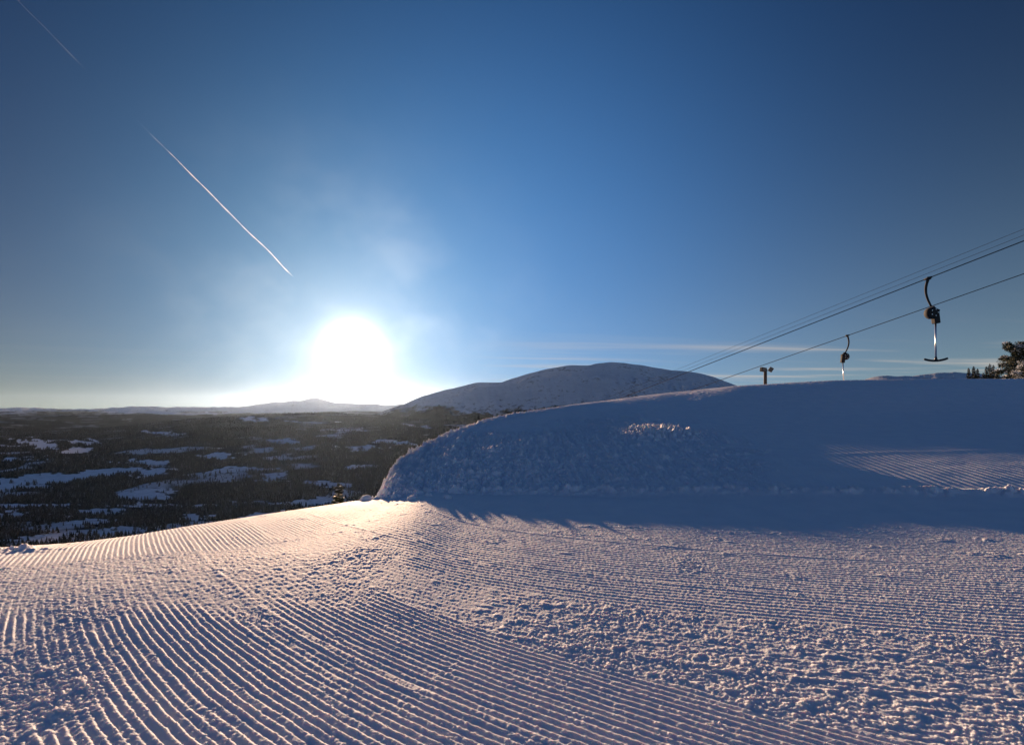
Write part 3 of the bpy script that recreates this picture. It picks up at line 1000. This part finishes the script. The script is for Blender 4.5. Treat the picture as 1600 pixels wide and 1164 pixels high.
# ------------------------------------------------------------------ trees
def spruce_mesh(h, r, seed, dens=1.0, frost=0.13):
    rng = random.Random(seed)
    V, Fc, mi = [], [], []

    def leaf(p, d, up, ln, wd, m):
        s = d.cross(up).normalized() * wd
        b0 = len(V)
        V.extend([p - s * 0.6, p + d * ln * 0.5 - s, p + d * ln, p + d * ln * 0.5 + s, ])
        Fc.append((b0, b0 + 1, b0 + 2, b0 + 3)); mi.append(m)
    z = h * 0.10
    while z < h * 0.985:
        q = z / h
        rad = r * (1 - q)**0.85 * rng.uniform(0.75, 1.12) + 0.03
        nb = max(5, int((7 + 6 * (1 - q)) * dens))
        for k in range(nb):
            a = rng.uniform(0, 2 * math.pi)
            L = rad * rng.uniform(0.55, 1.15)
            droop = rng.uniform(0.10, 0.45)
            d = Vector((math.cos(a), math.sin(a), 0))
            m = max(4, int(L / (0.055 * h**0.5)))
            for j in range(m):
                t = (j + rng.random()) / m
                p = d * (L * t) + Vector((0, 0, z - droop * L * t + 0.25 * L * t * t))
                for side in (-1, 1):
                    aa = a + side * rng.uniform(0.3, 1.1)
                    dd = Vector((math.cos(aa), math.sin(aa), rng.uniform(-0.5, 0.1))).normalized()
                    ln = (0.16 + 0.26 * (1 - t)) * L + 0.035 * h
                    snow = 1 if rng.random() < frost else 0
                    leaf(p + (Vector((0, 0, 0.02 * h**0.5)) if snow else Vector()), dd, Vector((rng.uniform(-.5, .5), rng.uniform(-.5, .5), 1)).normalized(), ln, ln * rng.uniform(0.30, 0.5), snow)
        z += h * 0.028 * rng.uniform(0.8, 1.3) / dens**0.5
    for k in range(14):
        a = rng.uniform(0, 6.28)
        leaf(Vector((0, 0, h * (0.93 + 0.05 * rng.random()))), Vector((0.35 * math.cos(a), 0.35 * math.sin(a), 1)).normalized(), Vector((math.cos(a + 1), math.sin(a + 1), 0.1)), 0.05 * h, 0.01 * h, 0)
    return V, Fc, mi


def crown_obj(V, Fc, mi, parent):
    me = mesh_np('crown', np.array([tuple(v) for v in V]), np.array(Fc), False, None, mi)
    return link_mesh('crown', me, parent, (M_NEEDLE, M_TREESNOW))


def spruce(u, y_top, Y, h, r, seed, label, group=None, ground=None, dens=1.0):
    top = at(u, y_top, Y)
    root = empty('spruce_tree', (top.x, Y, top.z - h))
    tag(root, label, 'spruce tree', group)
    bm = bmesh.new()
    tube(bm, [(0, 0, -0.5), (0.02, 0, h * 0.5), (0, 0, h * 0.97)], [0.028 * h, 0.016 * h, 0.003 * h], 8)
    done('trunk', bm, M_BARK, root)
    crown_obj(*spruce_mesh(h, r, seed, dens, 0.13 if dens < 1.2 else 0.045), root)


def pine(u, y_top, Y, h, seed, label, spread=0.36, snowy=0.10, group=None, lean=0.0):
    rng = random.Random(seed)
    top = at(u, y_top, Y)
    root = empty('pine_tree', (top.x, Y, top.z - h))
    tag(root, label, 'pine tree', group)
    bm = bmesh.new()
    spine = [Vector((lean * h * q * q + 0.03 * h * math.sin(q * 5), 0.02 * h * math.sin(q * 4 + 1), h * q - (0.4 if q == 0 else 0))) for q in [i / 10 for i in range(11)]]
    tube(bm, spine, [0.030 * h * (1 - 0.85 * i / 10) for i in range(11)], 8)
    V, Fc, mi = [], [], []
    for k in range(46):
        q = 0.12 + 0.87 * (k + rng.random() * 0.7) / 46
        i = min(9, int(q * 10)); p0 = spine[i].lerp(spine[i + 1], q * 10 - i)
        a = rng.uniform(0, 2 * math.pi)
        L = h * spread * (1 - 0.72 * q) * rng.uniform(0.5, 1.15)
        p1 = p0 + Vector((math.cos(a) * L, math.sin(a) * L, L * rng.uniform(0.0, 0.75)))
        tube(bm, [p0, p0.lerp(p1, 0.5) + Vector((0, 0, -0.04 * L)), p1], [0.010 * h * (1.1 - q), 0.007 * h * (1.1 - q), 0.0025 * h], 5)
        for j in range(7):
            t = 0.35 + 0.7 * rng.random()
            c = p0.lerp(p1, t) + Vector((rng.gauss(0, 0.10) * L, rng.gauss(0, 0.10) * L, rng.gauss(0.05, 0.06) * L))
            cr = h * rng.uniform(0.028, 0.06)
            sn = rng.random() < snowy * 2
            for q2 in range(70):
                d = Vector((rng.gauss(0, 1), rng.gauss(0, 1), rng.gauss(0.25, 0.75))).normalized()
                p = c + Vector((d.x * cr, d.y * cr, d.z * cr * 0.85)) * rng.random()**0.4
                ln = h * rng.uniform(0.016, 0.032)
                s = d.cross(Vector((rng.gauss(0, 1), rng.gauss(0, 1), rng.gauss(0, 1)))).normalized() * ln * 0.22
                b0 = len(V)
                V.extend([p - s, p + d * ln - s * 0.4, p + d * ln + s * 0.4, p + s])
                Fc.append((b0, b0 + 1, b0 + 2, b0 + 3)); mi.append(1 if (sn and d.z > 0.1) or rng.random() < 0.03 else 0)
    done('trunk', bm, M_BARK, root)
    crown_obj(V, Fc, mi, root)


pine(1586, 539, 62.0, 6.6, 3, 'tall ragged dark pine tree at the right end of the snow crest', 0.42)
pine(1603, 566, 48.0, 3.6, 9, 'snow-laden pine cut by the right edge, beside the tall ragged pine', 0.5, 0.42)
GA = 'spruces behind the snow crest'
for i, (uu, yy, YY, hh, rr, lab) in enumerate([
        (1513.5, 575.5, 92, 4.2, 0.75, 'leftmost thin spruce standing at the outer side of its trio on the crest'),
        (1521.5, 572.5, 94, 4.6, 0.85, 'tallest middle spruce of the left trio on the crest'),
        (1527.5, 576.5, 91, 4.3, 0.95, 'right-hand spruce of the left trio, before the gap'),
        (1541.0, 573.0, 92, 4.5, 0.80, 'slim spruce just right of the gap between the spruce groups'),
        (1546.5, 568.5, 95, 5.2, 0.95, 'tallest spruce of the group next to the big pine'),
        (1552.0, 571.0, 92, 4.8, 0.90, 'spruce right of the tallest one, nearer the big pine'),
        (1559.0, 577.0, 90, 4.4, 1.15, 'low wide spruce closest to the foot of the big pine'),
        (1536.0, 582.5, 91, 3.4, 0.75, 'smallest low spruce in the gap between the spruce groups')]):
    spruce(uu, yy, YY, hh, rr, 40 + i, lab, GA, None, 1.0)
spruce(529.5, 756.5, 45.0, 8.5, 1.75, 77, 'lone snow-dusted spruce top poking above the left snow edge beside the mound', None, None, 1.5)


# ------------------------------------------------------------------ farmhouses far down in the valley
def house(u, row, w, d, h, rz, wall, label, chim):
    Y = 1400.0
    for _ in range(40):
        x = (u - CX) / F * Y
        z = float(valley_z(np.array([x]), np.array([Y]))[0])
        r = HY + (EYE - z) / Y * F
        Y *= 1 + 0.5 * (r - row) / max(row - HY, 20)
    root = empty('farmhouse', (x, Y, z - 0.4), rz)
    tag(root, label, 'house', 'farmhouses in the valley')
    bm = bmesh.new()
    box(bm, Vector((0, 0, h / 2)), (w, d, h))
    for s in (-1, 1):    # gables
        v = [bm.verts.new((s * w / 2, -d / 2, h)), bm.verts.new((s * w / 2, d / 2, h)), bm.verts.new((s * w / 2, 0, h + d * 0.42))]
        bm.faces.new(v)
    done('wall', bm, wall, root)
    bm = bmesh.new()
    e = 0.7; rh = d * 0.42
    for s in (-1, 1):
        n = Vector((0, s * rh, d / 2)).normalized() * 0.35
        a = [Vector((-w / 2 - e, s * (d / 2 + e), h - e * 0.8)), Vector((w / 2 + e, s * (d / 2 + e), h - e * 0.8)), Vector((w / 2 + e, 0, h + rh)), Vector((-w / 2 - e, 0, h + rh))]
        lo = [bm.verts.new(p + Vector((0, 0, 0.05))) for p in a]; hi = [bm.verts.new(p + n + Vector((0, 0, 0.05))) for p in a]
        bm.faces.new(lo); bm.faces.new(hi)
        for k in range(4):
            bm.faces.new((lo[k], lo[(k + 1) % 4], hi[(k + 1) % 4], hi[k]))
    rf = done('roof', bm, M_TREESNOW, root)
    if chim:
        bm = bmesh.new()
        box(bm, Vector((w * 0.2, 0.3, h + rh + 0.5)), (1.0, 1.0, 2.2))
        done('chimney', bm, M_DARK, rf)
    for k in range(3):
        bm = bmesh.new()
        box(bm, Vector((-w * 0.3 + k * w * 0.3, -d / 2 - 0.03, h * 0.55)), (1.2, 0.12, 1.4))
        done('window', bm, M_GLASS, root)


M_RED = plain('red timber', (0.16, 0.035, 0.025), 0.8)
M_YEL = plain('ochre timber', (0.35, 0.25, 0.12), 0.8)
M_GRY = plain('grey timber', (0.16, 0.15, 0.14), 0.8)
house(332, 809, 17, 10, 5.5, 0.3, M_YEL, 'ochre farmhouse with snowy roof at the right end of the valley settlement', True)
house(107, 810, 20, 10, 5.0, -0.2, M_RED, 'long dark red farmhouse beside the snowy meadow at lower left', True)
house(79, 807, 13, 9, 5.0, 0.5, M_GRY, 'grey farmhouse just left of the long dark red one', True)
house(314, 796, 14, 9, 5.0, 0.1, M_RED, 'small dark red house up-slope of the ochre farmhouse', False)
house(14, 802, 18, 10, 5.5, 0.2, M_GRY, 'grey house near the left edge of the valley', True)
house(178, 828, 14, 9, 5.0, -0.4, M_GRY, 'lowest grey barn on the snowy meadow close to the slope edge', False)


# ------------------------------------------------------------------ contrail
def build_contrail():
    A = at(18, -8, 11400.0)
    B = at(457, 431, 36500.0)
    n = 160; seg = 8
    pts = []
    rng = np.random.default_rng(3)
    bm = bmesh.new()
    P, R = [], []
    for i in range(n + 1):
        t = (i / n)
        Yd = 1 / ((1 - t) / 11400.0 + t / 36500.0)
        k = (Yd - 11400.0) / (36500.0 - 11400.0)
        p = A.lerp(B, k)
        wob = 0.0016 * Yd
        P.append(p + Vector((wob * float(perlin(t * 9, 0.5, 401)), 0, wob * float(perlin(t * 11, 4.5, 402)))))
        px = 0.42 * (1 - sstep(t, 0.20, 0.32)) + 0.95 * sstep(t, 0.40, 0.70) + 0.30 * sstep(t, 0.4, 0.6) * float(perlin(t * 70, 1.5, 403)) + 0.16 * float(perlin(t * 25, 7.5, 404))
        R.append(max(0.06, px) * Yd / F * (1 if t < 0.985 else 0.5))
    tube(bm, [q - A for q in P], R, seg)
    m, b = new_mat('ice crystal trail')
    v = b.n('ShaderNodeVolumePrincipled')
    v.inputs['Color'].default_value = (0.95, 0.97, 1.0, 1)
    v.inputs['Density'].default_value = 0.0045
    v.inputs['Anisotropy'].default_value = 0.5
    o = b.n('ShaderNodeOutputMaterial')
    b.t.links.new(v.outputs[0], o.inputs['Volume'])
    ob_ = done('contrail', bm, m, None)
    ob_.location = A
    tag(ob_, 'thin white contrail slanting down across the blue sky towards the sun', 'contrail')


build_contrail()


# ------------------------------------------------------------------ haze
def build_haze():
    bm = bmesh.new()
    x, y0, y1, z0, z1 = 70000.0, -3000.0, 42000.0, -640.0, 640.0
    box(bm, Vector((0, (y0 + y1) / 2, (z0 + z1) / 2)), (2 * x, y1 - y0, z1 - z0))
    m, b = new_mat('winter haze')
    v = b.n('ShaderNodeVolumePrincipled')
    v.inputs['Color'].default_value = (0.46, 0.66, 0.96, 1)
    v.inputs['Density'].default_value = 2.3e-6
    v.inputs['Anisotropy'].default_value = 0.79
    o = b.n('ShaderNodeOutputMaterial')
    b.t.links.new(v.outputs[0], o.inputs['Volume'])
    ob = done('haze', bm, m, None)
    tag(ob, 'thin pale winter haze filling the air over the valley', 'haze', None, 'stuff')


build_haze()
